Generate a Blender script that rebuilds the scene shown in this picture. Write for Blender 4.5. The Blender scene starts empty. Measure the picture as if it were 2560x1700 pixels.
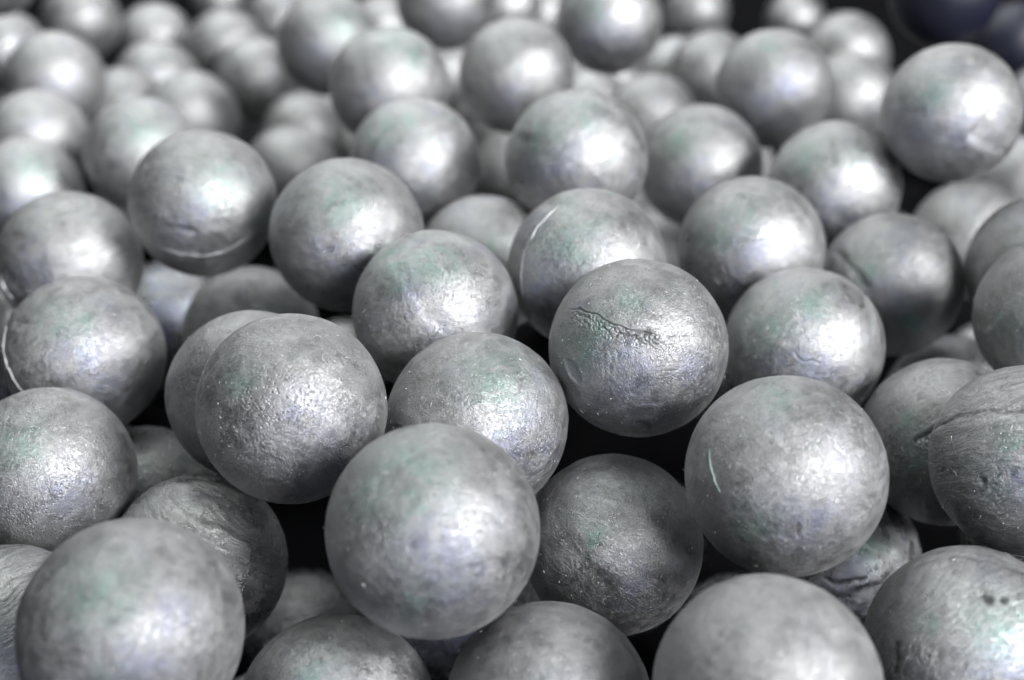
import bpy, math, random
import numpy as np
from mathutils import Vector, Matrix
rad = math.radians
sc = bpy.context.scene

# ------------------------------------------------------------------ camera, world, lamps, exposure
R0 = 0.025                                  # a ball is 50 mm across
CAM = Vector((0.0, 0.0, 0.36)); PITCH = rad(28)
cam_data = bpy.data.cameras.new('camera'); cam = bpy.data.objects.new('camera', cam_data)
sc.collection.objects.link(cam); sc.camera = cam
cam.location = CAM; cam.rotation_euler = (rad(90) - PITCH, 0, 0)
cam_data.sensor_width = 36; cam_data.lens = 50.3
cam_data.clip_start = 0.01; cam_data.clip_end = 50
cam_data.dof.use_dof = True
cam_data.dof.focus_distance = 0.375
cam_data.dof.aperture_fstop = 7.2
cam_data.dof.aperture_blades = 7

world = bpy.data.worlds.new('World'); sc.world = world; world.use_nodes = True
bg = world.node_tree.nodes['Background']
bg.inputs[0].default_value = (0.90, 0.94, 1.0, 1); bg.inputs[1].default_value = 0.03

TARGET = Vector((0.0, 0.45, 0.15))
def area(name, direction, dist, sx, sy, power, color, at=None):
    d = Vector(direction).normalized()
    l = bpy.data.lights.new(name, 'AREA'); l.shape = 'RECTANGLE'; l.size = sx; l.size_y = sy
    l.energy = power; l.color = color
    o = bpy.data.objects.new(name, l); sc.collection.objects.link(o)
    o.location = (at or TARGET) + d * dist
    o.rotation_euler = d.to_track_quat('Z', 'Y').to_euler()
    return o
area('window_key', (.64, -.55, .55), 3.0, 1.05, .75, 205, (.98, .98, 1.0))
area('added_highlight', (.42, -.78, .46), 3.0, .5, .6, 65, (.98, .98, 1.0))  # added lamp: puts a highlight on the shaded furrowed ball
area('overhead_soft', (-.25, .10, .95), 3.0, 2.8, 2.0, 58, (.93, 1.0, .97))
area('low_front_soft', (.05, -.98, .12), 3.0, 2.2, .6, 13, (.54, .60, 1.0))
area('far_soft', (-.05, .45, .75), .75, 1.4, .5, 10.0, (.97, .98, 1.0), Vector((-.10, .97, .10)))  # added lamp: brightens the far balls and their rims
sc.view_settings.view_transform = 'Standard'; sc.view_settings.look = 'None'
sc.view_settings.exposure = -0.22; sc.view_settings.gamma = 1.0

# ------------------------------------------------------------------ materials
def mat(name):
    m = bpy.data.materials.new(name); m.use_nodes = True
    nt = m.node_tree; nt.nodes.clear(); return m, nt
class G:
    def __init__(s, nt): s.nt = nt
    def n(s, t, **kw):
        d = s.nt.nodes.new(t)
        for k, v in kw.items(): setattr(d, k, v)
        return d
    def put(s, sock, v):
        if hasattr(v, 'is_output'): s.nt.links.new(v, sock)
        elif v is not None: sock.default_value = v
    def math(s, op, a, b=None, c=None, clamp=False):
        d = s.n('ShaderNodeMath', operation=op, use_clamp=clamp)
        s.put(d.inputs[0], a); s.put(d.inputs[1], b)
        if c is not None: s.put(d.inputs[2], c)
        return d.outputs[0]
    def vmath(s, op, a, b=None):
        d = s.n('ShaderNodeVectorMath', operation=op); s.put(d.inputs[0], a); s.put(d.inputs[1], b); return d.outputs[0]
    def scale(s, a, f):
        d = s.n('ShaderNodeVectorMath', operation='SCALE'); s.put(d.inputs[0], a); s.put(d.inputs['Scale'], f); return d.outputs[0]
    def noise(s, vec, scale, detail=3, rough=.55, dist=0.0):
        d = s.n('ShaderNodeTexNoise'); s.put(d.inputs['Vector'], vec)
        d.inputs['Scale'].default_value = scale; d.inputs['Detail'].default_value = detail
        d.inputs['Roughness'].default_value = rough; d.inputs['Distortion'].default_value = dist
        return d
    def ramp(s, v, a, b, lo=0.0, hi=1.0):
        d = s.n('ShaderNodeMapRange'); d.interpolation_type = 'SMOOTHSTEP'
        s.put(d.inputs[0], v); d.inputs[1].default_value = a; d.inputs[2].default_value = b
        s.put(d.inputs[3], lo); s.put(d.inputs[4], hi); return d.outputs[0]
    def mix(s, f, a, b):
        d = s.n('ShaderNodeMix', data_type='RGBA'); s.put(d.inputs[0], f); s.put(d.inputs[6], a); s.put(d.inputs[7], b); return d.outputs[2]
    def attr(s, name):
        d = s.n('ShaderNodeAttribute', attribute_type='OBJECT'); d.attribute_name = name; return d.outputs['Fac']
    def gattr(s, name):
        d = s.n('ShaderNodeAttribute', attribute_type='GEOMETRY'); d.attribute_name = name; return d.outputs['Fac']

def metal():
    m, nt = mat('cast_metal'); g = G(nt)
    co = g.n('ShaderNodeTexCoord').outputs['Object']
    unit = g.scale(co, 1 / R0)
    rnd = g.n('ShaderNodeObjectInfo').outputs['Random']
    off = g.n('ShaderNodeCombineXYZ'); g.put(off.inputs[0], g.math('MULTIPLY', rnd, 57.0)); g.put(off.inputs[1], g.math('MULTIPLY', rnd, 131.0)); g.put(off.inputs[2], g.math('MULTIPLY', rnd, 23.0))
    p = g.vmath('ADD', unit, off.outputs[0])
    pit_amt = g.attr('pitted'); streak_amt = g.attr('streaked'); dusty = g.attr('dusty'); tint = g.attr('tinted')
    shade_grime = g.gattr('shade_grime'); green_refl = g.gattr('green_reflection'); blue_refl = g.gattr('blue_reflection')
    # warped coordinates for rolled streaks (thin across z, long around the axis)
    w = g.noise(p, 1.1, 2, .5).outputs['Color']
    wv = g.scale(g.vmath('SUBTRACT', w, (.5, .5, .5)), .5)
    pw = g.vmath('ADD', p, wv)
    sm = g.n('ShaderNodeMapping'); g.put(sm.inputs['Vector'], pw); sm.inputs['Scale'].default_value = (2.2, 2.2, 24)
    streak = g.noise(sm.outputs[0], 1.0, 4, .62).outputs['Fac']
    sm2 = g.n('ShaderNodeMapping'); g.put(sm2.inputs['Vector'], pw); sm2.inputs['Rotation'].default_value = (.9, .5, .3); sm2.inputs['Scale'].default_value = (7, 7, 55)
    streak2 = g.noise(sm2.outputs[0], 1.0, 3, .6).outputs['Fac']
    big = g.noise(p, 1.6, 5, .6, .6).outputs['Fac']
    mid = g.noise(p, 5.5, 5, .65, .4).outputs['Fac']
    wr = g.noise(pw, 16, 5, .68, 1.4).outputs['Fac']
    fine = g.noise(p, 26, 4, .75, 1.0).outputs['Fac']
    # ridged wrinkles
    ridg = g.math('ABSOLUTE', g.math('SUBTRACT', wr, .5))
    ridg = g.ramp(ridg, 0.0, .07)
    vor = g.n('ShaderNodeTexVoronoi', feature='F1'); g.put(vor.inputs['Vector'], pw); vor.inputs['Scale'].default_value = 26
    pit = g.ramp(vor.outputs['Distance'], .12, .42)
    pitmask = g.math('MULTIPLY', g.ramp(g.noise(p, 2.1, 3, .6).outputs['Fac'], .42, .62), pit_amt)
    # random colour patches, with green and blue reflected light painted in
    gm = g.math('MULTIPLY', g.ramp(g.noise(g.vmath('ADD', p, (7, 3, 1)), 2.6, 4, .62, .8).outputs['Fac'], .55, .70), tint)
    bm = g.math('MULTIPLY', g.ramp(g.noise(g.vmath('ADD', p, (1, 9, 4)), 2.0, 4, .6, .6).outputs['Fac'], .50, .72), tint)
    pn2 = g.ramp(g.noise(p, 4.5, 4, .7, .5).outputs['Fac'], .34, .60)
    gm = g.math('ADD', g.math('MULTIPLY', gm, .35), g.math('MULTIPLY', green_refl, pn2), clamp=True)
    bm = g.math('ADD', g.math('MULTIPLY', bm, .6), g.math('MULTIPLY', blue_refl, pn2), clamp=True)
    base = g.mix(g.ramp(g.math('ADD', g.math('MULTIPLY', big, .35), g.math('ADD', g.math('MULTIPLY', mid, .30), g.math('MULTIPLY', fine, .35))), .36, .62), (.20, .20, .20, 1), (.54, .54, .54, 1))
    base = g.mix(g.math('MULTIPLY', g.ramp(streak, .36, .64), g.math('MULTIPLY', streak_amt, .5)), base, (.62, .62, .61, 1))
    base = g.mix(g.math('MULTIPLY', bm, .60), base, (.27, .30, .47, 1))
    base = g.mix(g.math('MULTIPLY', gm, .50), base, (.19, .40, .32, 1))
    pepper = g.noise(p, 62, 3, .8, .5).outputs['Fac']
    speck = g.ramp(g.math('ADD', g.math('MULTIPLY', fine, .5), g.math('MULTIPLY', pepper, .5)), .50, .60)
    base = g.mix(g.math('MULTIPLY', speck, .62), base, (.14, .14, .14, 1))
    base = g.mix(g.math('MULTIPLY', g.math('SUBTRACT', 1.0, pit), g.math('MULTIPLY', pitmask, .35)), base, (.10, .10, .105, 1))
    base = g.mix(g.math('MULTIPLY', shade_grime, .85), base, (.045, .045, .045, 1))
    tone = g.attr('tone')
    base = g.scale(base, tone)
    rough = g.math('ADD', g.ramp(mid, .32, .68, .26, .40), g.math('MULTIPLY', g.math('SUBTRACT', big, .5), .30))
    rough = g.math('ADD', rough, g.math('MULTIPLY', dusty, .10), clamp=True)
    # height field
    h = g.math('MULTIPLY', big, .45)
    h = g.math('ADD', h, g.math('MULTIPLY', mid, .16))
    h = g.math('ADD', h, g.math('MULTIPLY', wr, .16))
    h = g.math('ADD', h, g.math('MULTIPLY', ridg, .045))
    h = g.math('ADD', h, g.math('MULTIPLY', fine, .15))
    h = g.math('ADD', h, g.math('MULTIPLY', pepper, .095))
    h = g.math('ADD', h, g.math('MULTIPLY', g.math('MULTIPLY', streak, streak_amt), .26))
    h = g.math('ADD', h, g.math('MULTIPLY', g.math('MULTIPLY', streak2, streak_amt), .13))
    h = g.math('ADD', h, g.math('MULTIPLY', g.math('MULTIPLY', pit, pitmask), .20))
    bump = g.n('ShaderNodeBump'); bump.inputs['Strength'].default_value = 1.0
    bump.inputs['Distance'].default_value = R0 * 0.03
    g.put(bump.inputs['Height'], h)
    b = g.n('ShaderNodeBsdfPrincipled')
    g.put(b.inputs['Base Color'], base); b.inputs['Metallic'].default_value = 1.0
    g.put(b.inputs['Roughness'], rough); g.put(b.inputs['Normal'], bump.outputs[0])
    # thin grey dust and oxide that scatters light evenly
    d = g.n('ShaderNodeBsdfPrincipled')
    dcol = g.mix(mid, (.09, .09, .09, 1), (.25, .25, .25, 1))
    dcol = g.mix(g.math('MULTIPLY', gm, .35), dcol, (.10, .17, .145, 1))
    dcol = g.mix(g.math('MULTIPLY', shade_grime, .85), dcol, (.03, .03, .03, 1))
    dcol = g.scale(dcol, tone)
    g.put(d.inputs['Base Color'], dcol); d.inputs['Roughness'].default_value = .75
    d.inputs['Sheen Weight'].default_value = .28; d.inputs['Sheen Roughness'].default_value = .4
    g.put(d.inputs['Normal'], bump.outputs[0])
    ms = g.n('ShaderNodeMixShader')
    cover = g.math('ADD', g.ramp(g.math('ADD', g.math('MULTIPLY', mid, .5), g.math('MULTIPLY', fine, .5)), .38, .64, .07, .34), g.math('MULTIPLY', dusty, .20), clamp=True)
    g.put(ms.inputs[0], cover); g.put(ms.inputs[1], b.outputs[0]); g.put(ms.inputs[2], d.outputs[0])
    o = g.n('ShaderNodeOutputMaterial'); nt.links.new(ms.outputs[0], o.inputs[0])
    return m
def plain(name, col, rough=.6, metallic=0.0, noise_amt=.3, nscale=60):
    m, nt = mat(name); g = G(nt)
    co = g.n('ShaderNodeTexCoord').outputs['Object']
    nz = g.noise(co, nscale, 4, .6).outputs['Fac']
    c = g.mix(nz, tuple(v * (1 - noise_amt) for v in col) + (1,), tuple(min(1, v * (1 + noise_amt)) for v in col) + (1,))
    b = g.n('ShaderNodeBsdfPrincipled'); g.put(b.inputs['Base Color'], c)
    b.inputs['Roughness'].default_value = rough; b.inputs['Metallic'].default_value = metallic
    bp = g.n('ShaderNodeBump'); bp.inputs['Distance'].default_value = .0005; bp.inputs['Strength'].default_value = .4
    g.put(bp.inputs['Height'], nz); g.put(b.inputs['Normal'], bp.outputs[0])
    o = g.n('ShaderNodeOutputMaterial'); nt.links.new(b.outputs[0], o.inputs[0]); return m
METAL = metal()
BURR = plain('bright_burr', (.62, .63, .62), .32, .8, .15, 400)
RIDGE = plain('bare_ridge_metal', (.56, .56, .57), .42, .5, .2, 400)
MINT = plain('pale_mint_scratch', (.56, .72, .66), .4, .4, .2, 400)
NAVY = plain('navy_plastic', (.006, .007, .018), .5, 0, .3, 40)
FLOOR = plain('dark_bin_floor', (.0008, .0008, .0016), .9, 0, .4, 25)
FLOOR.node_tree.nodes['Principled BSDF'].inputs['Specular IOR Level'].default_value = .1

# ------------------------------------------------------------------ noise for sculpting
_r = np.random.default_rng(11)
_perm = _r.permutation(256); _perm = np.concatenate([_perm, _perm, _perm])
_gr = _r.normal(size=(256, 3)); _gr /= np.linalg.norm(_gr, axis=1, keepdims=True)
def pn(p):
    i = np.floor(p).astype(int); f = p - i; i &= 255
    u = f * f * f * (f * (f * 6 - 15) + 10); out = np.zeros(len(p))
    for dx in (0, 1):
        for dy in (0, 1):
            for dz in (0, 1):
                hsh = _perm[_perm[_perm[(i[:, 0] + dx) & 255] + ((i[:, 1] + dy) & 255)] + ((i[:, 2] + dz) & 255)]
                d = f - np.array([dx, dy, dz]); g = (_gr[hsh] * d).sum(1)
                wx = u[:, 0] if dx else 1 - u[:, 0]; wy = u[:, 1] if dy else 1 - u[:, 1]; wz = u[:, 2] if dz else 1 - u[:, 2]
                out += g * wx * wy * wz
    return out
def fbm(p, o=4, g=.5):
    a, s = 1.0, 0.0
    for k in range(o): s = s + a * pn(p * 2 ** k + 17.3 * k); a *= g
    return s

# icospheres, built once as arrays
def ico(n):
    t = (1 + 5 ** .5) / 2
    v = [(-1, t, 0), (1, t, 0), (-1, -t, 0), (1, -t, 0), (0, -1, t), (0, 1, t), (0, -1, -t), (0, 1, -t), (t, 0, -1), (t, 0, 1), (-t, 0, -1), (-t, 0, 1)]
    f = np.array([(0, 11, 5), (0, 5, 1), (0, 1, 7), (0, 7, 10), (0, 10, 11), (1, 5, 9), (5, 11, 4), (11, 10, 2), (10, 7, 6), (7, 1, 8), (3, 9, 4), (3, 4, 2), (3, 2, 6), (3, 6, 8), (3, 8, 9), (4, 9, 5), (2, 4, 11), (6, 2, 10), (8, 6, 7), (9, 8, 1)])
    v = np.array(v, float); v /= np.linalg.norm(v, axis=1, keepdims=True)
    for _ in range(n):
        e = np.sort(np.concatenate([f[:, [0, 1]], f[:, [1, 2]], f[:, [2, 0]]]), axis=1)
        ue, inv = np.unique(e, axis=0, return_inverse=True); inv = inv.reshape(-1)
        m = v[ue].sum(1); m /= np.linalg.norm(m, axis=1, keepdims=True)
        k = len(f); a, b, c = inv[:k] + len(v), inv[k:2 * k] + len(v), inv[2 * k:] + len(v)
        v = np.concatenate([v, m])
        f = np.concatenate([np.stack([f[:, 0], a, c], 1), np.stack([f[:, 1], b, a], 1), np.stack([f[:, 2], c, b], 1), np.stack([a, b, c], 1)])
    return v, f
ICO = {}
def get_ico(n):
    if n not in ICO: ICO[n] = ico(n)
    return ICO[n]
def mesh_from(name, v, f, material, shade_grime=None, refl_tints=None):
    me = bpy.data.meshes.new(name)
    me.vertices.add(len(v)); me.vertices.foreach_set('co', np.ascontiguousarray(v, dtype=np.float32).ravel())
    me.loops.add(len(f) * 3); me.loops.foreach_set('vertex_index', np.ascontiguousarray(f, dtype=np.int32).ravel())
    me.polygons.add(len(f)); me.polygons.foreach_set('loop_start', np.arange(0, len(f) * 3, 3, dtype=np.int32))
    me.update(calc_edges=True)
    me.polygons.foreach_set('use_smooth', np.ones(len(f), dtype=bool))
    if shade_grime is not None:
        a = me.attributes.new('shade_grime', 'FLOAT', 'POINT'); a.data.foreach_set('value', shade_grime.astype(np.float32))
    if refl_tints is not None:
        for nm, val in zip(('green_reflection', 'blue_reflection'), refl_tints):
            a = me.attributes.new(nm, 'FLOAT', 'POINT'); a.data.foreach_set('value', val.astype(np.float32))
    me.materials.append(material); return me

# ------------------------------------------------------------------ the features of single balls
# every feature lies on the ball in the frame (right, down, towards the camera), unit radius
def seg_dist(u, pts):
    """distance of points u (n,2) to a polyline and the parameter 0..1 along it, signed side"""
    pts = np.array(pts, float); best = np.full(len(u), 9.0); par = np.zeros(len(u)); side = np.zeros(len(u))
    n = len(pts) - 1
    for k in range(n):
        a, b = pts[k], pts[k + 1]; ab = b - a; t = np.clip(((u - a) @ ab) / (ab @ ab), 0, 1)
        d = u - (a + t[:, None] * ab); dist = np.hypot(d[:, 0], d[:, 1])
        m = dist < best; best[m] = dist[m]; par[m] = (k + t[m]) / n; side[m] = np.sign(ab[0] * d[m, 1] - ab[1] * d[m, 0])
    return best, par, side
def sculpt(v, right, down, front, feats, seed, amp):
    """v unit vectors in world axes -> radius factor and grime"""
    q = v * 1.0 + seed * 3.17
    h = .013 * amp * pn(q * 1.1) + .0075 * amp * fbm(q * 2.6, 3) - .010 * np.clip(pn(q * 3.3 + 70) - .42, 0, 1) * 3 + .0016 * fbm(q * 9, 3)
    gr = np.zeros(len(v))  # darkening of cracks and pits: painted occlusion together with dirt
    u = np.stack([v @ right, v @ down], 1); fr = v @ front
    vis = fr > -.05
    wob = .05 * np.stack([pn(q * 5 + 40), pn(q * 5 + 80)], 1) + .016 * np.stack([pn(q * 19), pn(q * 19 + 9)], 1)
    for ft in feats:
        kind, pts, a, w = ft[:4]
        if kind == 'pit':
            d = np.hypot(*(u - np.array(pts)).T); s = np.exp(-(d / w) ** 2) * vis; h -= a * s
            if len(ft) > 4: gr = np.maximum(gr, np.clip(s * ft[4], 0, 1))
            continue
        if kind == 'gouge':        # sharp-edged scoop
            c, ang, lx, ly = pts; d = u - np.array(c); x = d[:, 0] * math.cos(ang) + d[:, 1] * math.sin(ang); y = -d[:, 0] * math.sin(ang) + d[:, 1] * math.cos(ang)
            e = (x / lx) ** 2 + (y / ly) ** 2; s = np.clip(1 - e, 0, 1) ** .6 * vis; h -= a * s; h += a * .15 * np.exp(-((np.sqrt(e) - 1.15) / .2) ** 2) * vis * (x > 0)
            continue
        dist, par, side = seg_dist(u + wob * (w < .06), pts)
        fade = np.clip(np.minimum(par, 1 - par) / .08, 0, 1) * vis
        if kind == 'ridge': h += a * np.exp(-(dist / w) ** 2) * fade
        elif kind == 'groove':
            s = np.exp(-(dist / w) ** 2) * fade; h -= a * s; h += a * .15 * np.exp(-((dist - 2.5 * w) / w) ** 2) * fade
            gr = np.maximum(gr, s * (ft[4] if len(ft) > 4 else .6) * np.clip(.75 + 2.2 * pn(q * 13 + 5), .15, 1))
        elif kind == 'step':       # one side stands proud of the other
            h += a * np.tanh(side * dist / w) * np.exp(-(dist / (w * 7)) ** 2) * fade
        elif kind == 'crumple':    # granular folds on the lower side of a crack
            m = np.clip(1 - dist / w, 0, 1) * np.clip(side * 3 * dist / w + .15, 0, 1) * fade
            cell = np.abs(pn(q * 17)) + .5 * np.abs(pn(q * 33)); h += a * (np.sqrt(cell) - .5) * m * 2.2
            gr = np.maximum(gr, np.clip(.5 - cell * 2.2, 0, 1) * m)
    return 1 + h, gr

def arc(cx, cy, r, a0, a1, n=14, ry=None):
    ry = ry or r
    return [(cx + r * math.cos(rad(a0 + (a1 - a0) * k / n)), cy + ry * math.sin(rad(a0 + (a1 - a0) * k / n))) for k in range(n + 1)]
FEATS = {

'L': [('groove', [(-.76, -.44), (-.62, -.43), (-.50, -.38), (-.44, -.36), (-.36, -.28), (-.28, -.245), (-.18, -.23), (-.10, -.19), (.02, -.18), (.10, -.15), (.22, -.14)], 0.009, .008, .75),
      ('crumple', [(-.74, -.42), (-.42, -.34), (-.28, -.24), (.06, -.17), (.30, -.11)], .034, .19),
      ('groove', [(.28, -.10), (.45, -.13), (.60, -.12)], .0015, .012, .6),
      ('gouge', ((-.70, .25), 1.05, .15, .065), .035, 0),
      ('groove', [(-.05, .80), (.08, .84), (.14, .88)], .014, .03, .5),
      ('step', [(-.1, .62), (.2, .60), (.5, .55), (.8, .38)], .006, .03),
      ('pit', (.10, -.17), .012, .05, .8)],
'AA': [('groove', [(-.35, .02), (-.22, -.02), (-.12, -.12), (.02, -.20), (.15, -.30)], .016, .03, 1.0), ('crumple', [(-.35, .02), (-.12, -.12), (.15, -.30)], .02, .25)],
'Y': [('groove', [(-.2, .2), (-.05, .27), (.15, .25), (.35, .18)], .014, .025, 1.0), ('step', [(-.4, .45), (0, .40), (.45, .25), (.62, .05)], -.014, .04), ('pit', (.30, -.35), .01, .06, .5)],
'K': [('groove', [(-.90, .02), (-.75, .10), (-.55, .09)], .012, .02, .8), ('step', [(-.55, .12), (-.2, .02), (.1, -.12), (.4, -.1)], -.008, .06), ('groove', [(.92, .20), (.80, .38), (.62, .55), (.45, .66)], .010, .016, .7), ('step', [(.97, -.05), (.90, .25), (.72, .50), (.50, .72)], .010, .02),
      ('ridge', [(.86, .42), (.70, .58), (.52, .72)], .010, .02), ('ridge', [(-.92, .10), (-.6, .0), (-.3, -.06), (.0, -.2)], .006, .05)],
'H': [('groove', [(-.62, -.55), (-.64, -.35), (-.52, -.10), (-.35, .12), (-.1, .35), (.05, .6)], .003, .03, .1), ('step', [(-.5, -.6), (-.48, -.3), (-.3, .1), (.0, .4), (.15, .7)], -.012, .07)],
'F': [('groove', [(-.5, -.75), (-.15, -.86), (.2, -.84), (.55, -.7)], .010, .02, .4), ('groove', [(-.62, -.05), (-.64, .18), (-.66, .3)], .008, .02, .8),
      ('pit', (.19, -.46), .022, .045, 1.6), ('pit', (.32, -.47), .018, .035, 1.6), ('pit', (.15, -.50), .014, .03, 1.2)],
'BB': [('groove', [(-.97, -.30), (-.7, -.42), (-.35, -.50), (.1, -.48)], .012, .02, .5), ('ridge', [(-.97, -.18), (-.7, -.30), (-.35, -.38), (.1, -.36)], .010, .05), ('pit', (-.42, .22), .02, .035, .8), ('pit', (-.30, .25), .01, .02, .5)],
'P': [('step', [(-.72, .52), (-.4, .66), (0, .70), (.4, .58), (.78, .28)], .008, .03), ('groove', [(-.6, .28), (-.35, .33), (-.05, .38)], .010, .03, .4)],
'Q': [('groove', [(-.93, .10), (-.90, .32), (-.72, .48), (-.55, .6)], .014, .02, .8), ('step', [(-.93, .10), (-.85, .32), (-.62, .42), (-.2, .36)], .016, .04)],
'R': [('step', [(-.88, -.42), (-.94, -.1), (-.90, .15), (-.80, .35), (-.62, .58)], -.03, .04), ('pit', (.45, .1), .008, .2)],
'N': [('step', [(-.30, -.80), (-.62, -.5), (-.82, -.1), (-.86, .3), (-.7, .65)], -.022, .03)],
'M': [('step', [(-.58, -.68), (-.38, -.35), (-.15, .0), (.10, .30)], .008, .04), ('groove', [(-.80, .35), (-.6, .55), (-.4, .72)], .008, .05, .3)],
'LL': [('step', [(-.55, .80), (-.85, .5), (-.95, .1), (-.88, -.4)], -.04, .06)],
'KK': [('groove', [(-.8, -.35), (-.35, -.7), (.2, -.75), (.7, -.5), (.92, -.1)], .016, .05, .4)],
'OO': [('step', [(.2, .3), (.45, .5), (.75, .6)], .02, .06)],
'NN': [('pit', (.15, .5), .02, .15, .1), ('groove', [(-.05, -.7), (-.02, -.3)], .012, .06, .3)],
'O': [('step', [(-.3, .3), (.1, .12), (.5, .25)], .012, .06)],
'B': [('groove', [(-.55, -.35), (-.2, -.62), (.2, -.70)], .008, .04, .3), ('pit', (-.2, .15), .01, .1)],
'G': [('groove', [(-.72, -.62), (-.86, -.2), (-.84, .2)], .004, .03, .2), ('groove', [(.10, .42), (.12, .60)], .008, .02, .7)],
'J': [('ridge', [(-.55, .1), (-.5, -.3), (-.25, -.7)], .006, .06)],
'U': [('ridge', [(-.75, -.25), (-.3, -.42), (.2, -.38), (.6, -.1)], .012, .04), ('step', [(-.5, -.68), (0, -.76), (.4, -.62)], .010, .03), ('groove', [(-.2, -.05), (.3, -.12), (.65, .15)], .008, .04, .2), ('groove', [(-.3, -.92), (0, -.93), (.3, -.88), (.55, -.75)], .012, .02, 1.0), ('ridge', [(-.6, -.5), (-.1, -.62), (.35, -.5)], .010, .06), ('ridge', [(-.3, -.2), (.2, -.3), (.6, -.05)], .008, .08)],
'S': [('ridge', [(-.4, -.7), (.1, -.55), (.5, -.1)], .005, .08)],
'I': [('groove', [(-.95, .0), (-.9, -.3), (-.75, -.55)], .008, .03, .5), ('ridge', [(-.7, -.2), (-.3, -.3), (.1, -.1)], .004, .1)],
'EE': [('groove', [(-.15, .05), (0, .18), (.22, .20)], .004, .014, .6), ('groove', [(.05, .42), (.2, .48)], .004, .014, .6), ('step', [(-.60, .55), (-.78, .2), (-.65, -.3), (-.35, -.65)], -.012, .05)],
'C': [('ridge', [(-.3, -.7), (.1, -.6), (.5, -.5)], .006, .08)],
'A': [('ridge', [(-.5, .1), (-.1, .0), (.3, -.2)], .006, .15), ('pit', (-.4, -.3), .01, .2)],
'GG': [('groove', [(-.3, .45), (-.05, .55), (.1, .75)], .014, .06, .3)],
'FF': [('groove', [(-.75, -.5), (-.5, -.2), (-.25, .1)], .02, .05, .3), ('pit', (.3, -.1), .01, .08, .4)],
'CC': [('step', [(-.85, .2), (-.45, -.25), (.0, -.5)], .014, .03)],

}
# green and blue reflected light painted into the colour of single balls: x, y, width
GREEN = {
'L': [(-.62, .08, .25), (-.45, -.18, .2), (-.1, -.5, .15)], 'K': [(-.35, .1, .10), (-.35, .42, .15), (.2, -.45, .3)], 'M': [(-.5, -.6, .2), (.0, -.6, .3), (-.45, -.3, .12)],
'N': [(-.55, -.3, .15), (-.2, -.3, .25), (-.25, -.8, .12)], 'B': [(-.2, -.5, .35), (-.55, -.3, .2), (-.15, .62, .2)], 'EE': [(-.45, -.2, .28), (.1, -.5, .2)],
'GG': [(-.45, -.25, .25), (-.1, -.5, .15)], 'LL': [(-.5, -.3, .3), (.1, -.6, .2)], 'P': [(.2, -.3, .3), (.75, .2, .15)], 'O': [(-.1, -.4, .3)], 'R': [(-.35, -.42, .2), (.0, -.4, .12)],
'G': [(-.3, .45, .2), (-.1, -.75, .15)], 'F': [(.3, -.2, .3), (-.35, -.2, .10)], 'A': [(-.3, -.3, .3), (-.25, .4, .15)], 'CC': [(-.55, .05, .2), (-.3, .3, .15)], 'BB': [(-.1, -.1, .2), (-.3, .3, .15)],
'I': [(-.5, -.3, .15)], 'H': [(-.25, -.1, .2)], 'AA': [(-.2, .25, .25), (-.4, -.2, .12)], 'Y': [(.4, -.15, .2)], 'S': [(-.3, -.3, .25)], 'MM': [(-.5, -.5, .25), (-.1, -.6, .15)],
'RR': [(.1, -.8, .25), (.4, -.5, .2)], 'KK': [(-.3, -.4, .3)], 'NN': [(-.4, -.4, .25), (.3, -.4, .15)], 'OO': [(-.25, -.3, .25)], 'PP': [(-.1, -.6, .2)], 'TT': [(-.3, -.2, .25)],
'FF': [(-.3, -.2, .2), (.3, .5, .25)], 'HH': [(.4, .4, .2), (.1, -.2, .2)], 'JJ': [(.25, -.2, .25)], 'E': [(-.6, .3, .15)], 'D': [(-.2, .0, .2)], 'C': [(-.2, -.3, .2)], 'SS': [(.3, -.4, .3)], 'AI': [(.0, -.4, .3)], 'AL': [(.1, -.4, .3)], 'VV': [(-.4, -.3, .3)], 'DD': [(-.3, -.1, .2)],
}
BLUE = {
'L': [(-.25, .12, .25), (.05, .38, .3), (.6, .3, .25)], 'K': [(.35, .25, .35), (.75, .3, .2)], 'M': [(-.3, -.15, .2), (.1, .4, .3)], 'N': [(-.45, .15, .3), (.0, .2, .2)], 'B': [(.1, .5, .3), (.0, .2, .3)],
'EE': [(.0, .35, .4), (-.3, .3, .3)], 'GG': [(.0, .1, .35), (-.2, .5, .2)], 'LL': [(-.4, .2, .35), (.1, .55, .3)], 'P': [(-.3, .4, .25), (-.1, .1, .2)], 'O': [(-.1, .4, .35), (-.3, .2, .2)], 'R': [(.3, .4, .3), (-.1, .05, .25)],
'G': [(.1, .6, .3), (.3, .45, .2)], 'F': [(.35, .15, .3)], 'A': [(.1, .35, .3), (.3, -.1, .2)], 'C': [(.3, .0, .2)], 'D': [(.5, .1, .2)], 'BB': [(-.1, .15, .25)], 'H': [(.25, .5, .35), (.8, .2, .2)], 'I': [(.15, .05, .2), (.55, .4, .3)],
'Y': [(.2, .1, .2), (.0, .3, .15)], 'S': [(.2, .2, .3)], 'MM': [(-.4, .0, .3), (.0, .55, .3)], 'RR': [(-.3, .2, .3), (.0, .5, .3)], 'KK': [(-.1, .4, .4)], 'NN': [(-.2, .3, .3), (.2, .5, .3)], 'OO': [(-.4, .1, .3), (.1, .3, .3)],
'PP': [(-.2, .3, .4), (.2, .1, .3)], 'QQ': [(-.1, .4, .3)], 'TT': [(-.3, .3, .4), (.2, .4, .3)], 'FF': [(.2, .3, .3), (-.3, .1, .15)], 'SS': [(-.3, .3, .4)], 'UU': [(.0, .6, .5)], 'II': [(-.1, .0, .8)], 'JJ': [(-.1, .0, .2), (.5, .2, .2)], 'AM': [(.0, .4, .4)], 'AK': [(.0, .3, .3)], 'AL': [(-.2, .3, .3)], 'VV': [(.2, .4, .4)], 'Q': [(-.5, .2, .3)],
}
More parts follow.
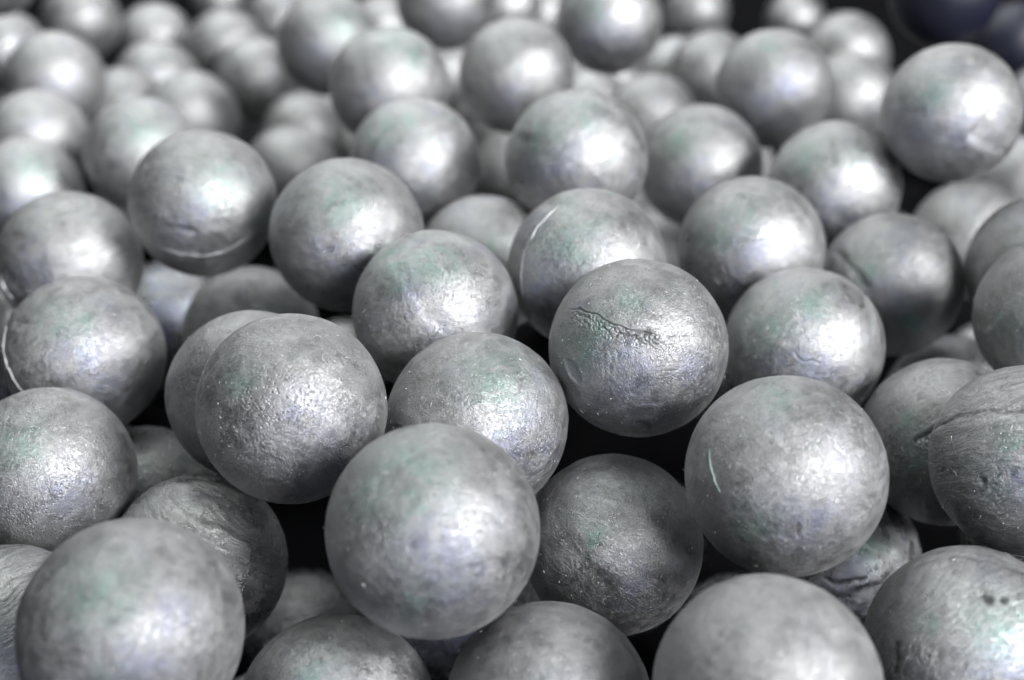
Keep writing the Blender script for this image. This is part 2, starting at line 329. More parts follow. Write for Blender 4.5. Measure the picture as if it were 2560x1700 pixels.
# surface character: pitted, streaked, dusty, tinted
CHAR = {

'I': (.9, .5, .45, .35), 'S': (1.0, .25, .4, .5), 'H': (.55, .6, .35, .35), 'K': (.8, .35, .55, .7), 'L': (.35, .3, .5, .7),
'U': (.25, 1.8, -.1, .3), 'G': (.45, .25, .7, .45), 'E': (.1, .3, 1.0, .25), 'A': (.1, .4, .8, .4), 'B': (.3, .25, .6, .9),
'F': (.3, 1.0, .3, .8), 'BB': (.2, 1.5, .3, .8), 'T': (.2, 2.0, .2, .4), 'M': (.7, .35, .5, .8), 'N': (.2, .3, .5, 1.0), 'O': (.3, .5, .4, .6),
'R': (.3, .2, .5, .7), 'EE': (.2, .3, .4, 1.0), 'J': (.4, .5, .6, .5), 'Y': (.9, .3, -.5, .8), 'W': (1.0, .7, -.9, .3), 'X': (.8, .5, -.9, .3), 'Z': (.5, .5, -.9, .3), 'II': (.3, .3, -.7, 1.0), 'V': (.3, .5, -.3, 1.0), 'C': (.3, .3, .3, .6), 'D': (.4, .3, .6, .4), 'P': (0, .8, .4, .5),

}
BALLS = [
('A', -0.0855, 0.2538, 0.1512, 1.0, 7, 'large blurred light grey ball nearest the camera in the bottom left corner', 14),
('B', -0.0185, 0.2741, 0.164, 1.0, 7, 'glaring centre ball: large near ball at the bottom centre with a white glare spot', 50),
('C', -0.0437, 0.2718, 0.1092, 1.0, 7, 'near ball cut by the bottom edge, between the corner ball and the glaring centre ball', 30),
('D', 0.0088, 0.2628, 0.1203, 1.0, 7, 'ball with pale oval specks on its crown, cut by the bottom edge at centre', 40),
('E', 0.056, 0.2409, 0.1452, 1.0, 7, 'big smooth blurred grey dome, largest ball cut by the bottom edge', 8),
('F', 0.1115, 0.2735, 0.129, 1.0, 7, 'streaked ball in the bottom right corner with two dark pits on its face', 70),
('G', 0.068, 0.2984, 0.1632, 1.0, 7, 'big dusty grey ball with a thin pale mint scratch down its left side', 90),
('H', 0.0279, 0.3232, 0.124, 1.0, 7, 'dark textured ball with a folded furrow, between the glaring centre ball and the scratched ball', 140),
('I', -0.0575, 0.3217, 0.1687, 0.9927, 7, 'rough dark ball with wrinkled pitted skin and pale central sheen, left of centre in focus', 130),
('J', -0.0763, 0.3631, 0.1486, 0.9927, 7, 'ball half hidden behind the left shoulder of the rough wrinkled pitted ball', 90),
('K', -0.0095, 0.3355, 0.156, 0.9993, 7, 'fine-pored ball with layered flaps on its right side, behind the glaring centre ball', 130),
('L', 0.0353, 0.3526, 0.1701, 0.9993, 8, 'sharply focused ball with a long ragged crack, crumpled skin and a gouge', 160),
('M', -0.0232, 0.3863, 0.1641, 1.0, 7, 'ball with a slanting band and green tinge, upper left neighbour of the cracked ball', 70),
('N', 0.0237, 0.4054, 0.1698, 1.0, 7, 'ball with a raised seam curving down its left side, directly behind the cracked ball', 60),
('O', -0.0538, 0.4278, 0.1713, 1.0, 6, 'smooth blue-grey ball between the seamed upper left ball and the banded ball', 60),
('P', -0.1056, 0.4544, 0.1714, 1.0, 6, 'ball with a pale horizontal seam low across its front, in the upper left part', 60),
('Q', -0.1553, 0.4574, 0.1477, 1.0, 6, 'dull ball at the left edge with a curved crease at its lower left', 60),
('R', -0.1339, 0.3935, 0.1452, 0.997, 7, 'ball at the left edge with a raised white ridge down its left side', 70),
('S', -0.1333, 0.3452, 0.1329, 0.9965, 7, 'coarsely pitted ball at the left edge above the bottom left corner ball', 110),
('T', -0.1345, 0.3003, 0.11, 1.0, 6, 'streaky bright sliver of a ball at the very left edge, behind the corner ball', 60),
('U', -0.0886, 0.3276, 0.1145, 1.0, 7, 'streaked ball with curved bright bands, directly behind the bottom left corner ball', 100),
('V', -0.117, 0.3783, 0.0993, 0.9996, 6, 'green-tinged shadowed ball in the gap between the coarsely pitted ball and the wrinkled ball', 60),
('W', -0.0746, 0.4066, 0.0214, 1.0, 6, 'shadowed ball with a small bright patch, low left of the glaring centre ball', 60),
('X', -0.0206, 0.3735, 0.0651, 1.0, 6, 'dark ball showing only a fuzzy corner below the right side of the glaring centre ball', 60),
('Y', 0.1021, 0.3615, 0.0902, 0.998, 7, 'dark shiny cracked ball in the gap under the scratched ball', 60),
('Z', 0.0785, 0.3825, 0.0382, 1.0, 6, 'sliver of dark ball between the furrowed ball and the big smooth bottom dome', 60),
('AA', 0.1292, 0.3641, 0.132, 0.998, 7, 'dull ball with a short jagged dark crack, right of the scratched ball', 70),
('BB', 0.1355, 0.3175, 0.1554, 1.0, 7, 'large ball at the right edge with a deep groove round its upper side', 80),
('CC', 0.1653, 0.3849, 0.1633, 1.0, 7, 'dark ball at the right edge with a slanting step, above the grooved ball', 60),
('DD', 0.1785, 0.4366, 0.1546, 0.9977, 6, 'grey ball at the right edge just behind the dark stepped ball', 60),
('EE', 0.0923, 0.3984, 0.1459, 0.9968, 7, 'bright ball with green and blue sheen and small nicks, right of the cracked ball', 80),
('FF', 0.1326, 0.4515, 0.142, 0.9977, 6, 'mottled half-dark ball with a pale slanting mark, behind the nicked sheen ball', 60),
('GG', 0.0817, 0.4456, 0.1579, 0.9968, 6, 'grey ball with green specks, behind and right of the cracked ball', 60),
('HH', -0.0099, 0.4689, 0.1415, 1.0, 6, 'low dull ball showing only its crown left of the seamed ball behind the cracked one', 60),
('II', -0.1455, 0.54, 0.083, 1.0, 6, 'dim bluish ball low in the gap under the ball with the horizontal seam', 30),
('JJ', -0.0957, 0.4664, 0.1145, 1.0, 6, 'low ball with mint and violet sheen, just behind the rough wrinkled pitted ball', 60),
('KK', 0.076, 0.5433, 0.1505, 1.0, 6, 'blurred ball with an arched seam on its crown, right of the brightest middle ball', 30),
('LL', 0.0232, 0.4796, 0.1778, 1.0, 6, 'large blurred ball with a strong white glare and a double left rim, upper middle', 60),
('MM', -0.0372, 0.5137, 0.163, 1.0, 6, 'blurred ball with white glare, left of the double rimmed ball', 60),
('NN', 0.1213, 0.5022, 0.1581, 0.991, 6, 'blurred ball with a vertical glint, below the big isolated upper right ball', 60),
('OO', 0.1583, 0.4937, 0.19, 0.991, 6, 'big isolated blurred ball at the upper right against the dark background', 60),
('PP', 0.1112, 0.5869, 0.1689, 1.0, 6, 'blurred violet-grey ball left of the big upper right ball', 30),
('QQ', 0.0021, 0.5979, 0.1708, 1.0, 6, 'blurred dull ball at the upper centre with a small low glare', 30),
('RR', -0.0509, 0.5751, 0.1733, 1.0, 6, 'blurred ball with mint crown and broad white glare, left of the dull upper centre ball', 30),
('SS', -0.0887, 0.6785, 0.1615, 1.0, 6, 'blurred ball cut by the top edge, leftmost of the bright high ones', 30),
('TT', 0.0455, 0.6611, 0.1776, 1.0, 6, 'blurred ball cut by the top edge, right of the dull upper centre ball', 30),
('UU', -0.0338, 0.7241, 0.1707, 1.0, 6, 'blurred violet ball cut by the top edge, behind the mint crowned ball', 30),
('VV', 0.1895, 0.7939, 0.1203, 0.9991, 5, 'blurred ball with a round white glare against the black background at upper right', 0),
('WW', 0.1827, 0.7451, 0.112, 0.9991, 5, 'blurred pale ball half hidden under the round-glare ball and behind the violet-grey ball', 0),
('XX', 0.1151, 0.8024, 0.1075, 0.9993, 5, 'blurred grey ball behind the left shoulder of the violet-grey ball', 0),
('YY', 0.1003, 0.8473, 0.0912, 0.9993, 5, 'blurred pale wedge of ball left of the one behind the violet-grey ball', 0),
('ZZ', 0.0744, 0.736, 0.1032, 0.9991, 5, 'blurred ball with mint and white sheen, crown showing above the arched seam ball', 0),
('AB', 0.0471, 0.8303, 0.0771, 1.0, 5, 'small blurred crown between the dull upper centre ball and the mint and white sheen one', 0),
('AC', 0.0055, 0.6945, 0.0906, 1.0, 6, 'shadowed low ball behind the left rim of the double rimmed ball', 30),
('AD', 0.1168, 0.7285, 0.0778, 0.9991, 5, 'tiny sliver of ball in the gap right of the arched seam ball', 0),
('AE', 0.1936, 0.5544, 0.1134, 1.0, 6, 'dull low ball in the shadow below the big isolated upper right ball', 30),
('AF', 0.2655, 0.6876, 0.085, 1.0, 6, 'pale blurred ball at the right edge, below the big isolated upper right ball', 30),
('AG', 0.061, 0.5699, 0.0954, 1.0, 6, 'sliver of ball in the dark gap between the seamed ball and the green specked ball', 30),
('AH', 0.1599, 0.4471, 0.096, 1.0, 6, 'low green-grey ball under the dark stepped ball near the right edge', 60),
('AI', -0.1624, 0.5936, 0.1368, 1.0, 6, 'blurred grey ball behind the left shoulder of the ball with the horizontal seam', 30),
('AJ', -0.171, 0.7312, 0.106, 0.9947, 5, 'blurred ball with a white slanting glare, behind the horizontally seamed ball', 0),
('AK', -0.2278, 0.6521, 0.1213, 0.9986, 6, 'blurred ball at the left edge, second up from the brightest one there', 30),
('AL', -0.2196, 0.6033, 0.1148, 0.9988, 6, 'very bright blurred ball at the left edge, above the dull creased ball', 30),
('AM', -0.2307, 0.6997, 0.1361, 0.9998, 6, 'blurred ball with mint top and lavender-white glare in the upper left', 30),
('AN', -0.2138, 0.7557, 0.1003, 0.9919, 5, 'dim blurred ball between the mint topped upper left ball and the slanting glare ball', 0),
('AO', -0.2061, 0.8048, 0.1009, 0.9972, 5, 'dull blurred ball in the upper left, above the slanting glare ball', 0),
('AP', -0.2762, 0.9071, 0.1104, 1.0, 5, 'very blurred pale ball near the top left corner among dark gaps', 0),
('AQ', -0.237, 0.9336, 0.0891, 1.0, 5, 'very blurred ball with wide white glare, second from left among the top ones', 0),
('AR', -0.1793, 0.8789, 0.0994, 0.9954, 5, 'very blurred mint-white ball left of the leftmost high bright ball', 0),
('AS', -0.1541, 0.8363, 0.0946, 0.994, 5, 'dull grey blurred ball wedged left of the leftmost high bright ball', 0),
('AT', -0.1601, 0.8681, 0.0547, 0.9978, 5, 'small pale blurred crown under the dull wedged ball', 0),
('AU', -0.1236, 0.8059, 0.0696, 0.9965, 5, 'blurred grey ball low behind the smooth blue-grey ball, upper of two', 0),
('AV', -0.117, 0.7103, 0.0826, 1.0, 5, 'blurred pale ball low behind the smooth blue-grey ball, lower of two', 30),
('AW', -0.2613, 1.2738, 0.028, 1.0, 5, 'tiny violet blurred ball at the top edge in the far left background', 0),
('AX', -0.1608, 0.9884, 0.0871, 1.0, 5, 'faint far ball at the top edge just left of the high bright ball', 0),
('AY', -0.0922, 1.0042, 0.0759, 1.0, 5, 'faint far ball at the top edge between the two high bright balls on the left', 0),
('AZ', -0.046, 0.9183, 0.0711, 1.0, 5, 'narrow far sliver between the mint crowned ball and the dull upper centre ball', 0),
('BA', -0.0032, 1.0125, 0.0917, 1.0, 5, 'small bright far ball at the top edge above the dull upper centre ball', 0),
('BC', 0.0219, 1.0602, 0.0716, 1.0, 5, 'faint far ball at the top edge left of the high ball on the right', 0),
('BD', 0.142, 1.0949, 0.0665, 1.0, 5, 'round far ball at the top edge right of the high ball, beside the black background', 0),
('BE', 0.2381, 1.1904, 0.0325, 1.0, 5, 'small lavender far ball alone in the black background behind the round-glare ball', 0),
('BF', -0.3069, 0.848, 0.1072, 1.0, 5, 'dim far ball at the left edge in the upper left corner region', 0),
('BG', -0.2813, 0.7761, 0.1736, 1.0, 5, 'pale ball cut by the top left corner of the frame', 30),
('BH', 0.1962, 0.647, 0.1952, 1.0, 6, 'big dark navy ball in the black background at the top right', 0),
('BI', 0.3225, 0.8986, 0.0984, 0.9985, 5, 'dark blue ball at the right edge beside the big navy ball', 0),
('BJ', 0.3329, 0.8578, 0.0716, 0.9985, 5, 'dim green-grey ball at the right edge behind the big isolated ball', 0),
]
HIDDEN = [
(0.0246, 0.6863, 0.027, 'shadowed grey metal ball deep under the pile, almost wholly hidden by the balls above it'),
(-0.2061, 0.9082, 0.025, 'shadowed grey metal ball deep under the pile, almost wholly hidden by the balls above it'),
(-0.0186, 0.5969, 0.025, 'shadowed grey metal ball deep under the pile, almost wholly hidden by the balls above it'),
(0.1319, 0.5051, 0.0276, 'shadowed grey metal ball deep under the pile, almost wholly hidden by the balls above it'),
(0.0709, 0.7692, 0.0252, 'deep ball in the dark gap between the arched seam ball and the double rimmed ball'),
(-0.1039, 0.5498, 0.0275, 'shadowed grey metal ball deep under the pile, almost wholly hidden by the balls above it'),
(0.023, 1.1255, 0.0257, 'shadowed grey metal ball deep under the pile, almost wholly hidden by the balls above it'),
(0.3062, 0.8149, 0.0261, 'shadowed grey metal ball deep under the pile, almost wholly hidden by the balls above it'),
(-0.0777, 0.5995, 0.025, 'deep shadowed ball at the lower left edge of the slanting banded ball'),
(0.0746, 1.0381, 0.025, 'far deep sliver right of the dull upper centre ball'),
(0.2043, 1.0749, 0.0258, 'shadowed grey metal ball deep under the pile, almost wholly hidden by the balls above it'),
(0.2074, 0.7331, 0.025, 'shadowed grey metal ball deep under the pile, almost wholly hidden by the balls above it'),
(-0.1476, 0.816, 0.025, 'shadowed grey metal ball deep under the pile, almost wholly hidden by the balls above it'),
(-0.0012, 0.4624, 0.0268, 'shadowed grey metal ball deep under the pile, almost wholly hidden by the balls above it'),
(0.0524, 0.4643, 0.025, 'shadowed grey metal ball deep under the pile, almost wholly hidden by the balls above it'),
(0.0796, 0.5994, 0.025, 'deep ball in the dark gap between the cracked ball and the nicked sheen ball'),
(-0.2498, 0.6384, 0.025, 'deep ball at the left edge between the creased ball and the ridged ball'),
(-0.1076, 0.9934, 0.0264, 'shadowed grey metal ball deep under the pile, almost wholly hidden by the balls above it'),
(-0.1058, 0.7263, 0.025, 'shadowed grey metal ball deep under the pile, almost wholly hidden by the balls above it'),
(-0.1803, 0.5118, 0.025, 'shadowed grey metal ball deep under the pile, almost wholly hidden by the balls above it'),
(0.2778, 0.9505, 0.0314, 'shadowed grey metal ball deep under the pile, almost wholly hidden by the balls above it'),
(0.0262, 0.8689, 0.025, 'shadowed grey metal ball deep under the pile, almost wholly hidden by the balls above it'),
(-0.0765, 1.0366, 0.025, 'shadowed grey metal ball deep under the pile, almost wholly hidden by the balls above it'),
(-0.1759, 0.42, 0.025, 'shadowed grey metal ball deep under the pile, almost wholly hidden by the balls above it'),
(0.024, 0.9512, 0.025, 'shadowed grey metal ball deep under the pile, almost wholly hidden by the balls above it'),
(0.2063, 0.8158, 0.0272, 'shadowed grey metal ball deep under the pile, almost wholly hidden by the balls above it'),
(0.0196, 0.4169, 0.025, 'deep dark sliver under the lower right edge of the glaring centre ball'),
(0.1219, 0.4214, 0.025, 'shadowed grey metal ball deep under the pile, almost wholly hidden by the balls above it'),
(-0.2268, 0.8619, 0.0258, 'shadowed grey metal ball deep under the pile, almost wholly hidden by the balls above it'),
(-0.0947, 0.9, 0.025, 'deep blurred ball in the gap under the mint crowned ball, left side'),
(-0.0756, 0.9474, 0.0253, 'shadowed grey metal ball deep under the pile, almost wholly hidden by the balls above it'),
(0.3292, 0.9492, 0.0264, 'shadowed grey metal ball deep under the pile, almost wholly hidden by the balls above it'),
(0.2585, 0.64, 0.0294, 'shadowed grey metal ball deep under the pile, almost wholly hidden by the balls above it'),
(0.2303, 0.5972, 0.0251, 'small deep crown beside the low green-grey ball near the right edge'),
(0.301, 0.9002, 0.025, 'shadowed grey metal ball deep under the pile, almost wholly hidden by the balls above it'),
(0.0206, 0.7689, 0.0276, 'shadowed grey metal ball deep under the pile, almost wholly hidden by the balls above it'),
(-0.1827, 1.0405, 0.0278, 'shadowed grey metal ball deep under the pile, almost wholly hidden by the balls above it'),
(-0.1295, 1.0385, 0.025, 'shadowed grey metal ball deep under the pile, almost wholly hidden by the balls above it'),
(-0.1329, 0.9469, 0.0272, 'shadowed grey metal ball deep under the pile, almost wholly hidden by the balls above it'),
(0.0147, 1.0008, 0.0281, 'shadowed grey metal ball deep under the pile, almost wholly hidden by the balls above it'),
(0.2035, 0.4634, 0.025, 'deep ball in the black gap between the grooved ball and the pitted corner ball'),
(-0.0233, 1.0362, 0.0253, 'shadowed grey metal ball deep under the pile, almost wholly hidden by the balls above it'),
(-0.0284, 0.5068, 0.0294, 'shadowed grey metal ball deep under the pile, almost wholly hidden by the balls above it'),
(-0.1238, 0.4202, 0.027, 'shadowed grey metal ball deep under the pile, almost wholly hidden by the balls above it'),
(0.0403, 1.0782, 0.025, 'shadowed grey metal ball deep under the pile, almost wholly hidden by the balls above it'),
(-0.0789, 0.3475, 0.025, 'shadowed grey metal ball deep under the pile, almost wholly hidden by the balls above it'),
(-0.2442, 0.5859, 0.025, 'deep ball at the left edge under the ridged ball'),
(-0.205, 0.4638, 0.0284, 'shadowed grey metal ball deep under the pile, almost wholly hidden by the balls above it'),
(-0.0065, 0.9098, 0.0323, 'deep dull ball low in the gap left of the double rimmed ball'),
(0.0036, 0.8184, 0.025, 'shadowed grey metal ball deep under the pile, almost wholly hidden by the balls above it'),
(-0.3335, 0.9465, 0.0315, 'shadowed grey metal ball deep under the pile, almost wholly hidden by the balls above it'),
(0.2631, 1.1259, 0.0292, 'shadowed grey metal ball deep under the pile, almost wholly hidden by the balls above it'),
(0.0811, 1.111, 0.025, 'shadowed grey metal ball deep under the pile, almost wholly hidden by the balls above it'),
(0.0952, 0.7999, 0.0579, 'shadowed grey metal ball deep under the pile, almost wholly hidden by the balls above it'),
(-0.0477, 0.9909, 0.0308, 'far deep ball in the gap between the mint crowned and dull upper centre balls'),
(-0.208, 0.6419, 0.0549, 'shadowed grey metal ball deep under the pile, almost wholly hidden by the balls above it'),
(-0.1939, 0.5441, 0.0647, 'shadowed grey metal ball deep under the pile, almost wholly hidden by the balls above it'),
(0.2028, 0.4115, 0.025, 'shadowed grey metal ball deep under the pile, almost wholly hidden by the balls above it'),
(-0.2262, 0.8013, 0.025, 'deep ball in the small gap at the lower left of the slanting shoulder ball'),
(0.1121, 0.5939, 0.0659, 'shadowed grey metal ball deep under the pile, almost wholly hidden by the balls above it'),
(-0.0264, 0.5514, 0.0621, 'shadowed grey metal ball deep under the pile, almost wholly hidden by the balls above it'),
(-0.1729, 0.3602, 0.0707, 'shadowed grey metal ball deep under the pile, almost wholly hidden by the balls above it'),
(0.153, 1.1226, 0.025, 'shadowed grey metal ball deep under the pile, almost wholly hidden by the balls above it'),
(-0.207, 0.4255, 0.0783, 'shadowed grey metal ball deep under the pile, almost wholly hidden by the balls above it'),
(-0.1925, 0.5936, 0.025, 'shadowed grey metal ball deep under the pile, almost wholly hidden by the balls above it'),
(0.1872, 0.8415, 0.0687, 'shadowed grey metal ball deep under the pile, almost wholly hidden by the balls above it'),
(-0.0558, 0.6175, 0.0677, 'shadowed grey metal ball deep under the pile, almost wholly hidden by the balls above it'),
(-0.0783, 0.6657, 0.0652, 'shadowed grey metal ball deep under the pile, almost wholly hidden by the balls above it'),
(0.047, 0.5326, 0.0617, 'shadowed grey metal ball deep under the pile, almost wholly hidden by the balls above it'),
(-0.2628, 0.8805, 0.0606, 'shadowed grey metal ball deep under the pile, almost wholly hidden by the balls above it'),
(0.1575, 0.8848, 0.0607, 'shadowed grey metal ball deep under the pile, almost wholly hidden by the balls above it'),
(0.0999, 0.4408, 0.0658, 'shadowed grey metal ball deep under the pile, almost wholly hidden by the balls above it'),
(-0.0055, 0.6196, 0.0681, 'shadowed grey metal ball deep under the pile, almost wholly hidden by the balls above it'),
(0.1152, 0.5232, 0.0816, 'shadowed grey metal ball deep under the pile, almost wholly hidden by the balls above it'),
(-0.0858, 0.4832, 0.0622, 'shadowed grey metal ball deep under the pile, almost wholly hidden by the balls above it'),
(0.0351, 0.3909, 0.0673, 'shadowed grey metal ball deep under the pile, almost wholly hidden by the balls above it'),
(0.2581, 0.8738, 0.0647, 'shadowed grey metal ball deep under the pile, almost wholly hidden by the balls above it'),
(-0.2548, 0.6227, 0.0834, 'shadowed grey metal ball deep under the pile, almost wholly hidden by the balls above it'),
(-0.0188, 0.4678, 0.0759, 'shadowed grey metal ball deep under the pile, almost wholly hidden by the balls above it'),
(0.251, 0.6084, 0.0736, 'shadowed grey metal ball deep under the pile, almost wholly hidden by the balls above it'),
(-0.0562, 0.7202, 0.0792, 'shadowed grey metal ball deep under the pile, almost wholly hidden by the balls above it'),
(-0.1468, 0.6241, 0.0849, 'shadowed grey metal ball deep under the pile, almost wholly hidden by the balls above it'),
(0.1758, 0.7643, 0.0605, 'shadowed grey metal ball deep under the pile, almost wholly hidden by the balls above it'),
(-0.0741, 0.5739, 0.1017, 'shadowed grey metal ball deep under the pile, almost wholly hidden by the balls above it'),
(0.1933, 0.376, 0.0637, 'shadowed grey metal ball deep under the pile, almost wholly hidden by the balls above it'),
(-0.0636, 0.8068, 0.0639, 'shadowed grey metal ball deep under the pile, almost wholly hidden by the balls above it'),
(0.0506, 0.4618, 0.1041, 'shadowed grey metal ball deep under the pile, almost wholly hidden by the balls above it'),
(-0.0228, 0.4088, 0.1009, 'shadowed grey metal ball deep under the pile, almost wholly hidden by the balls above it'),
(0.0157, 0.5383, 0.1085, 'shadowed grey metal ball deep under the pile, almost wholly hidden by the balls above it'),
(-0.0459, 0.6582, 0.1048, 'shadowed grey metal ball deep under the pile, almost wholly hidden by the balls above it'),
(0.2324, 0.7584, 0.093, 'shadowed grey metal ball deep under the pile, almost wholly hidden by the balls above it'),
(0.1432, 0.5746, 0.1115, 'shadowed grey metal ball deep under the pile, almost wholly hidden by the balls above it'),
(-0.0321, 0.5214, 0.1134, 'shadowed grey metal ball deep under the pile, almost wholly hidden by the balls above it'),
(-0.0439, 0.6088, 0.1224, 'shadowed grey metal ball deep under the pile, almost wholly hidden by the balls above it'),
(-0.1469, 0.5789, 0.0397, 'deep ball in the gap between the ridged ball and the rough wrinkled ball'),
(-0.2206, 0.4788, 0.095, 'shadowed grey metal ball deep under the pile, almost wholly hidden by the balls above it'),
]
rng = random.Random(4)
CAMR = Vector((1, 0, 0))
def frame(loc):
    f = (CAM - loc).normalized()
    up = Vector((0, math.sin(PITCH), math.cos(PITCH)))
    r = up.cross(f).normalized(); d = -(f.cross(r)).normalized()
    return np.array(r), np.array(d), np.array(f)

def tube(points, radii, sides=6):
    """closed thin tube through points (numpy n x 3)"""
    P = np.array(points); n = len(P); T = np.gradient(P, axis=0); T /= np.linalg.norm(T, axis=1, keepdims=True) + 1e-12
    N = P / np.linalg.norm(P, axis=1, keepdims=True); B = np.cross(T, N); B /= np.linalg.norm(B, axis=1, keepdims=True) + 1e-12
    v, f = [], []
    for k in range(n):
        for s in range(sides):
            a = 2 * math.pi * s / sides
            v.append(P[k] + radii[k] * (math.cos(a) * N[k] + math.sin(a) * B[k]))
    for k in range(n - 1):
        for s in range(sides):
            a, b = k * sides + s, k * sides + (s + 1) % sides
            f += [(a, b, b + sides), (a, b + sides, a + sides)]
    for k in range(1, sides - 1):
        f.append((0, k + 1, k)); e = (n - 1) * sides; f.append((e, e + k, e + k + 1))
    return v, f

def on_ball(u, fr, lift):
    right, down, front = fr; x, y = u; z = math.sqrt(max(1e-4, 1 - x * x - y * y))
    v = right * x + down * y + front * z
    return v / np.linalg.norm(v) * lift
def add_line_part(ball, name, uv, fr, R, rotinv, width, lift, material, label=None, seed=0):
    rr = random.Random(seed); pts = []; n = len(uv)
    fine = []
    for k in range(n - 1):
        for j in range(4):
            t = j / 4; fine.append((uv[k][0] * (1 - t) + uv[k + 1][0] * t, uv[k][1] * (1 - t) + uv[k + 1][1] * t))
    fine.append(uv[-1])
    for (x, y) in fine: pts.append(on_ball((x + rr.uniform(-.006, .006), y + rr.uniform(-.006, .006)), fr, lift * R))
    m = len(pts); radii = [R * width * (.25 + .75 * math.sin(math.pi * (k + .4) / (m - .2)) ** .5) * rr.uniform(.6, 1.25) for k in range(m)]
    v, f = tube(pts, radii); v = np.array(v) @ rotinv
    o = bpy.data.objects.new(name, mesh_from(name, v, np.array(f), material)); sc.collection.objects.link(o); o.parent = ball
    if label: o['label'] = label
def add_burrs(ball, fr, R, rotinv, count, rr, radius_of):
    """tiny slivers of metal and lint that stick to the surface"""
    V, F = [], []; right, down, front = fr
    for _ in range(count):
        x, y = rr.uniform(-1, 1), rr.uniform(-1, 1)
        if x * x + y * y > .995: continue
        z = math.sqrt(1 - x * x - y * y); c = right * x + down * y + front * z
        t = np.cross(c, np.array([rr.gauss(0, 1) for _ in range(3)])); t /= np.linalg.norm(t)
        s = np.cross(c, t); L = rr.choice([.008, .012, .02, .02, .035, .06]) * rr.uniform(.6, 1.3); wd = rr.uniform(.0025, .0052) * (1.5 if L < .015 else 1)
        bend = rr.uniform(-.5, .5); n0 = len(V); rad0 = radius_of
        K = 4
        for k in range(K + 1):
            a = k / K - .5; pos = c * (rad0 + .004 + rr.uniform(0, .002) + (.02 * abs(a) if rr.random() < .12 else 0)) + t * a * L + s * bend * L * a * a * 2
            ww = wd * (1 - abs(2 * a) ** 2 * .7)
            V += [pos - s * ww, pos + s * ww, pos + c * ww * 1.4]
        for k in range(K):
            a = n0 + 3 * k
            for i, j in ((0, 1), (1, 2), (2, 0)):
                F += [(a + i, a + j, a + 3 + j), (a + i, a + 3 + j, a + 3 + i)]
        F += [(n0, n0 + 2, n0 + 1), (n0 + 3 * K, n0 + 3 * K + 1, n0 + 3 * K + 2)]
    v = np.array(V) * R @ rotinv
    o = bpy.data.objects.new('metal_burrs', mesh_from('metal_burrs', v, np.array(F), BURR)); sc.collection.objects.link(o); o.parent = ball
    o['kind'] = 'stuff'

LOW = []
def low_mesh(k):
    while len(LOW) < 6:
        v, f = get_ico(5); s = len(LOW) + 50
        h, g = sculpt(v, np.array([1, 0, 0]), np.array([0, 1, 0]), np.array([0, 0, 1]), [], s, 1.0)
        LOW.append(mesh_from('ball', v * h[:, None] * R0, f, METAL))
    return LOW[k % 6]
GROUP = 'round metal balls heaped in one pile'
def ball(key, x, y, z, k, level, label, burrs=0):
    loc = Vector((x, y, z)); R = R0 * k
    rr = random.Random(hash_key(key))
    rot = Matrix.Rotation(rr.uniform(0, 6.28), 3, 'Z') @ Matrix.Rotation(rr.uniform(0, 3.14), 3, 'X') @ Matrix.Rotation(rr.uniform(0, 6.28), 3, 'Z')
    if key in AXIS:                           # direction of the rolled streaks in the camera frame
        fr = frame(loc); a = Vector(fr[0] * AXIS[key][0] + fr[1] * AXIS[key][1] + fr[2] * AXIS[key][2]).normalized()
        rot = a.to_track_quat('Z', 'Y').to_matrix()
    rm = np.array(rot)                        # local -> world
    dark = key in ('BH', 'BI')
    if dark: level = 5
    if level >= 6:
        v, f = get_ico(level); vw = v @ rm.T
        fr = frame(loc); h, g = sculpt(vw, *fr, FEATS.get(key, []), hash_key(key) % 97, 1.0)
        refl_tints = []
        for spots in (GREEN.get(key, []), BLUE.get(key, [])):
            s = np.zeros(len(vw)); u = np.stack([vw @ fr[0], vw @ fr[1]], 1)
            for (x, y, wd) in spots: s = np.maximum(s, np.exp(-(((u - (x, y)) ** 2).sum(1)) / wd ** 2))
            refl_tints.append(s * (vw @ fr[2] > 0))
        me = mesh_from('ball', v * h[:, None] * R, f, METAL, g, refl_tints)
        o = bpy.data.objects.new('metal_ball', me)
    else:
        o = bpy.data.objects.new('metal_ball', low_mesh(hash_key(key))); o.scale = (k, k, k)
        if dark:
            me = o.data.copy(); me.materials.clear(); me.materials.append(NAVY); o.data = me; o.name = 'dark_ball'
    sc.collection.objects.link(o)
    o.location = loc; o.rotation_euler = rot.to_euler()
    ch = CHAR.get(key) or ((.5, .6, -.8, .3) if key.startswith('hidden') and y < .7 else None) or (rr.uniform(.1, .8), rr.uniform(.1, .9), rr.uniform(.2, .8), rr.uniform(.4, 1.0))
    for nme, val in zip(('pitted', 'streaked', 'dusty', 'tinted'), ch): o[nme] = float(val)
    o['tone'] = TONE.get(key, rr.uniform(.9, 1.05))
    o['label'] = label; o['category'] = 'ball'
    if not dark: o['group'] = GROUP
    if burrs: add_burrs(o, frame(loc), R, rm, burrs, rr, 1.0)
    for (nm, uv, wd, lift, mt, lab) in LINES.get(key, []):
        add_line_part(o, nm, uv, frame(loc), R, rm, wd, lift, mt, lab, hash_key(key))
    return o
def hash_key(s):
    h = 7
    for ch in str(s): h = (h * 131 + ord(ch)) % 1000003
    return h
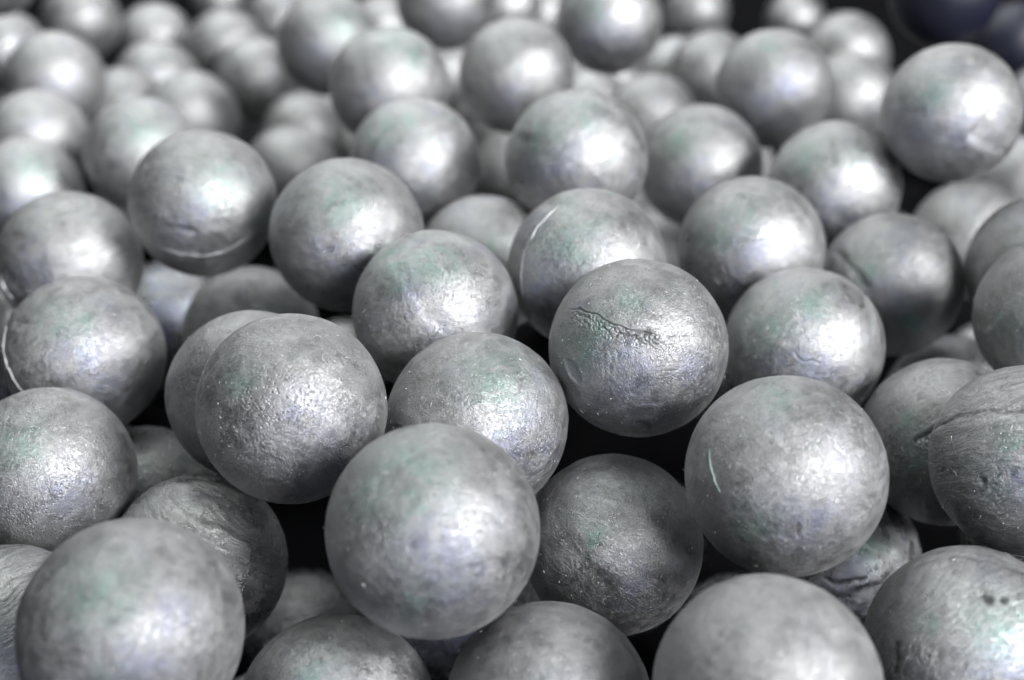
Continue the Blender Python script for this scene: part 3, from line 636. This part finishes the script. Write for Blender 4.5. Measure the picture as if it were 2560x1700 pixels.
TONE = {'H': .92, 'W': .6, 'Y': .6, 'I': .84, 'L': .86, 'U': .82, 'BB': .74, 'CC': .68, 'AA': .8, 'F': .86, 'K': .9, 'S': .92, 'G': .92, 'A': .88, 'B': .9, 'C': .85, 'D': .88, 'J': .9, 'V': .85, 'FF': .85, 'DD': .8, 'RR': 1.12, 'AK': 1.15, 'AL': 1.15, 'AM': 1.15, 'AJ': 1.15, 'AI': 1.1, 'LL': 1.08, 'MM': 1.08}     # scales the surface colour of single balls
AXIS = {

'U': (.45, -.75, .35), 'F': (.7, .6, .2), 'BB': (.15, .95, .1), 'T': (.4, .85, .2), 'I': (-.3, .8, .5), 'W': (.3, .9, .1), 'J': (.8, -.4, .3),

}
LINES = {

'G': [('scratch', [(-.72, -.24), (-.70, -.08), (-.66, .06), (-.60, .18)], .0055, 1.002, MINT, 'pale mint thread-like scratch')],
'R': [('seam_ridge', [(-.90, -.35), (-.93, -.12), (-.88, .12), (-.78, .32), (-.62, .50)], .015, 1.022, RIDGE, 'raised pale seam ridge')],
'P': [('seam_ridge', [(-.55, .60), (-.3, .675), (0, .69), (.28, .63), (.5, .50), (.68, .36)], .007, 1.006, RIDGE, 'raised pale seam ridge')],
'N': [('seam_ridge', [(-.34, -.76), (-.60, -.5), (-.76, -.2), (-.80, .1), (-.78, .38)], .011, 1.012, RIDGE, 'raised pale seam ridge')],
'Q': [('seam_ridge', [(-.92, .20), (-.86, .36), (-.74, .52)], .014, 1.012, RIDGE, 'raised pale seam ridge')],

}
for args in BALLS: ball(*args)
for i, (x, y, z, label) in enumerate(HIDDEN): ball('hidden%d' % i, x, y, z, 1.0, 5, label)

# ------------------------------------------------------------------ what the pile lies on
def sheet(name, pts, material):
    me = bpy.data.meshes.new(name); me.from_pydata(pts, [], [(0, 1, 2, 3)]); me.materials.append(material)
    o = bpy.data.objects.new(name, me); sc.collection.objects.link(o); o['kind'] = 'structure'; return o
sheet('ground', [(-6, -3, -.001), (6, -3, -.001), (6, 9, -.001), (-6, 9, -.001)], FLOOR)
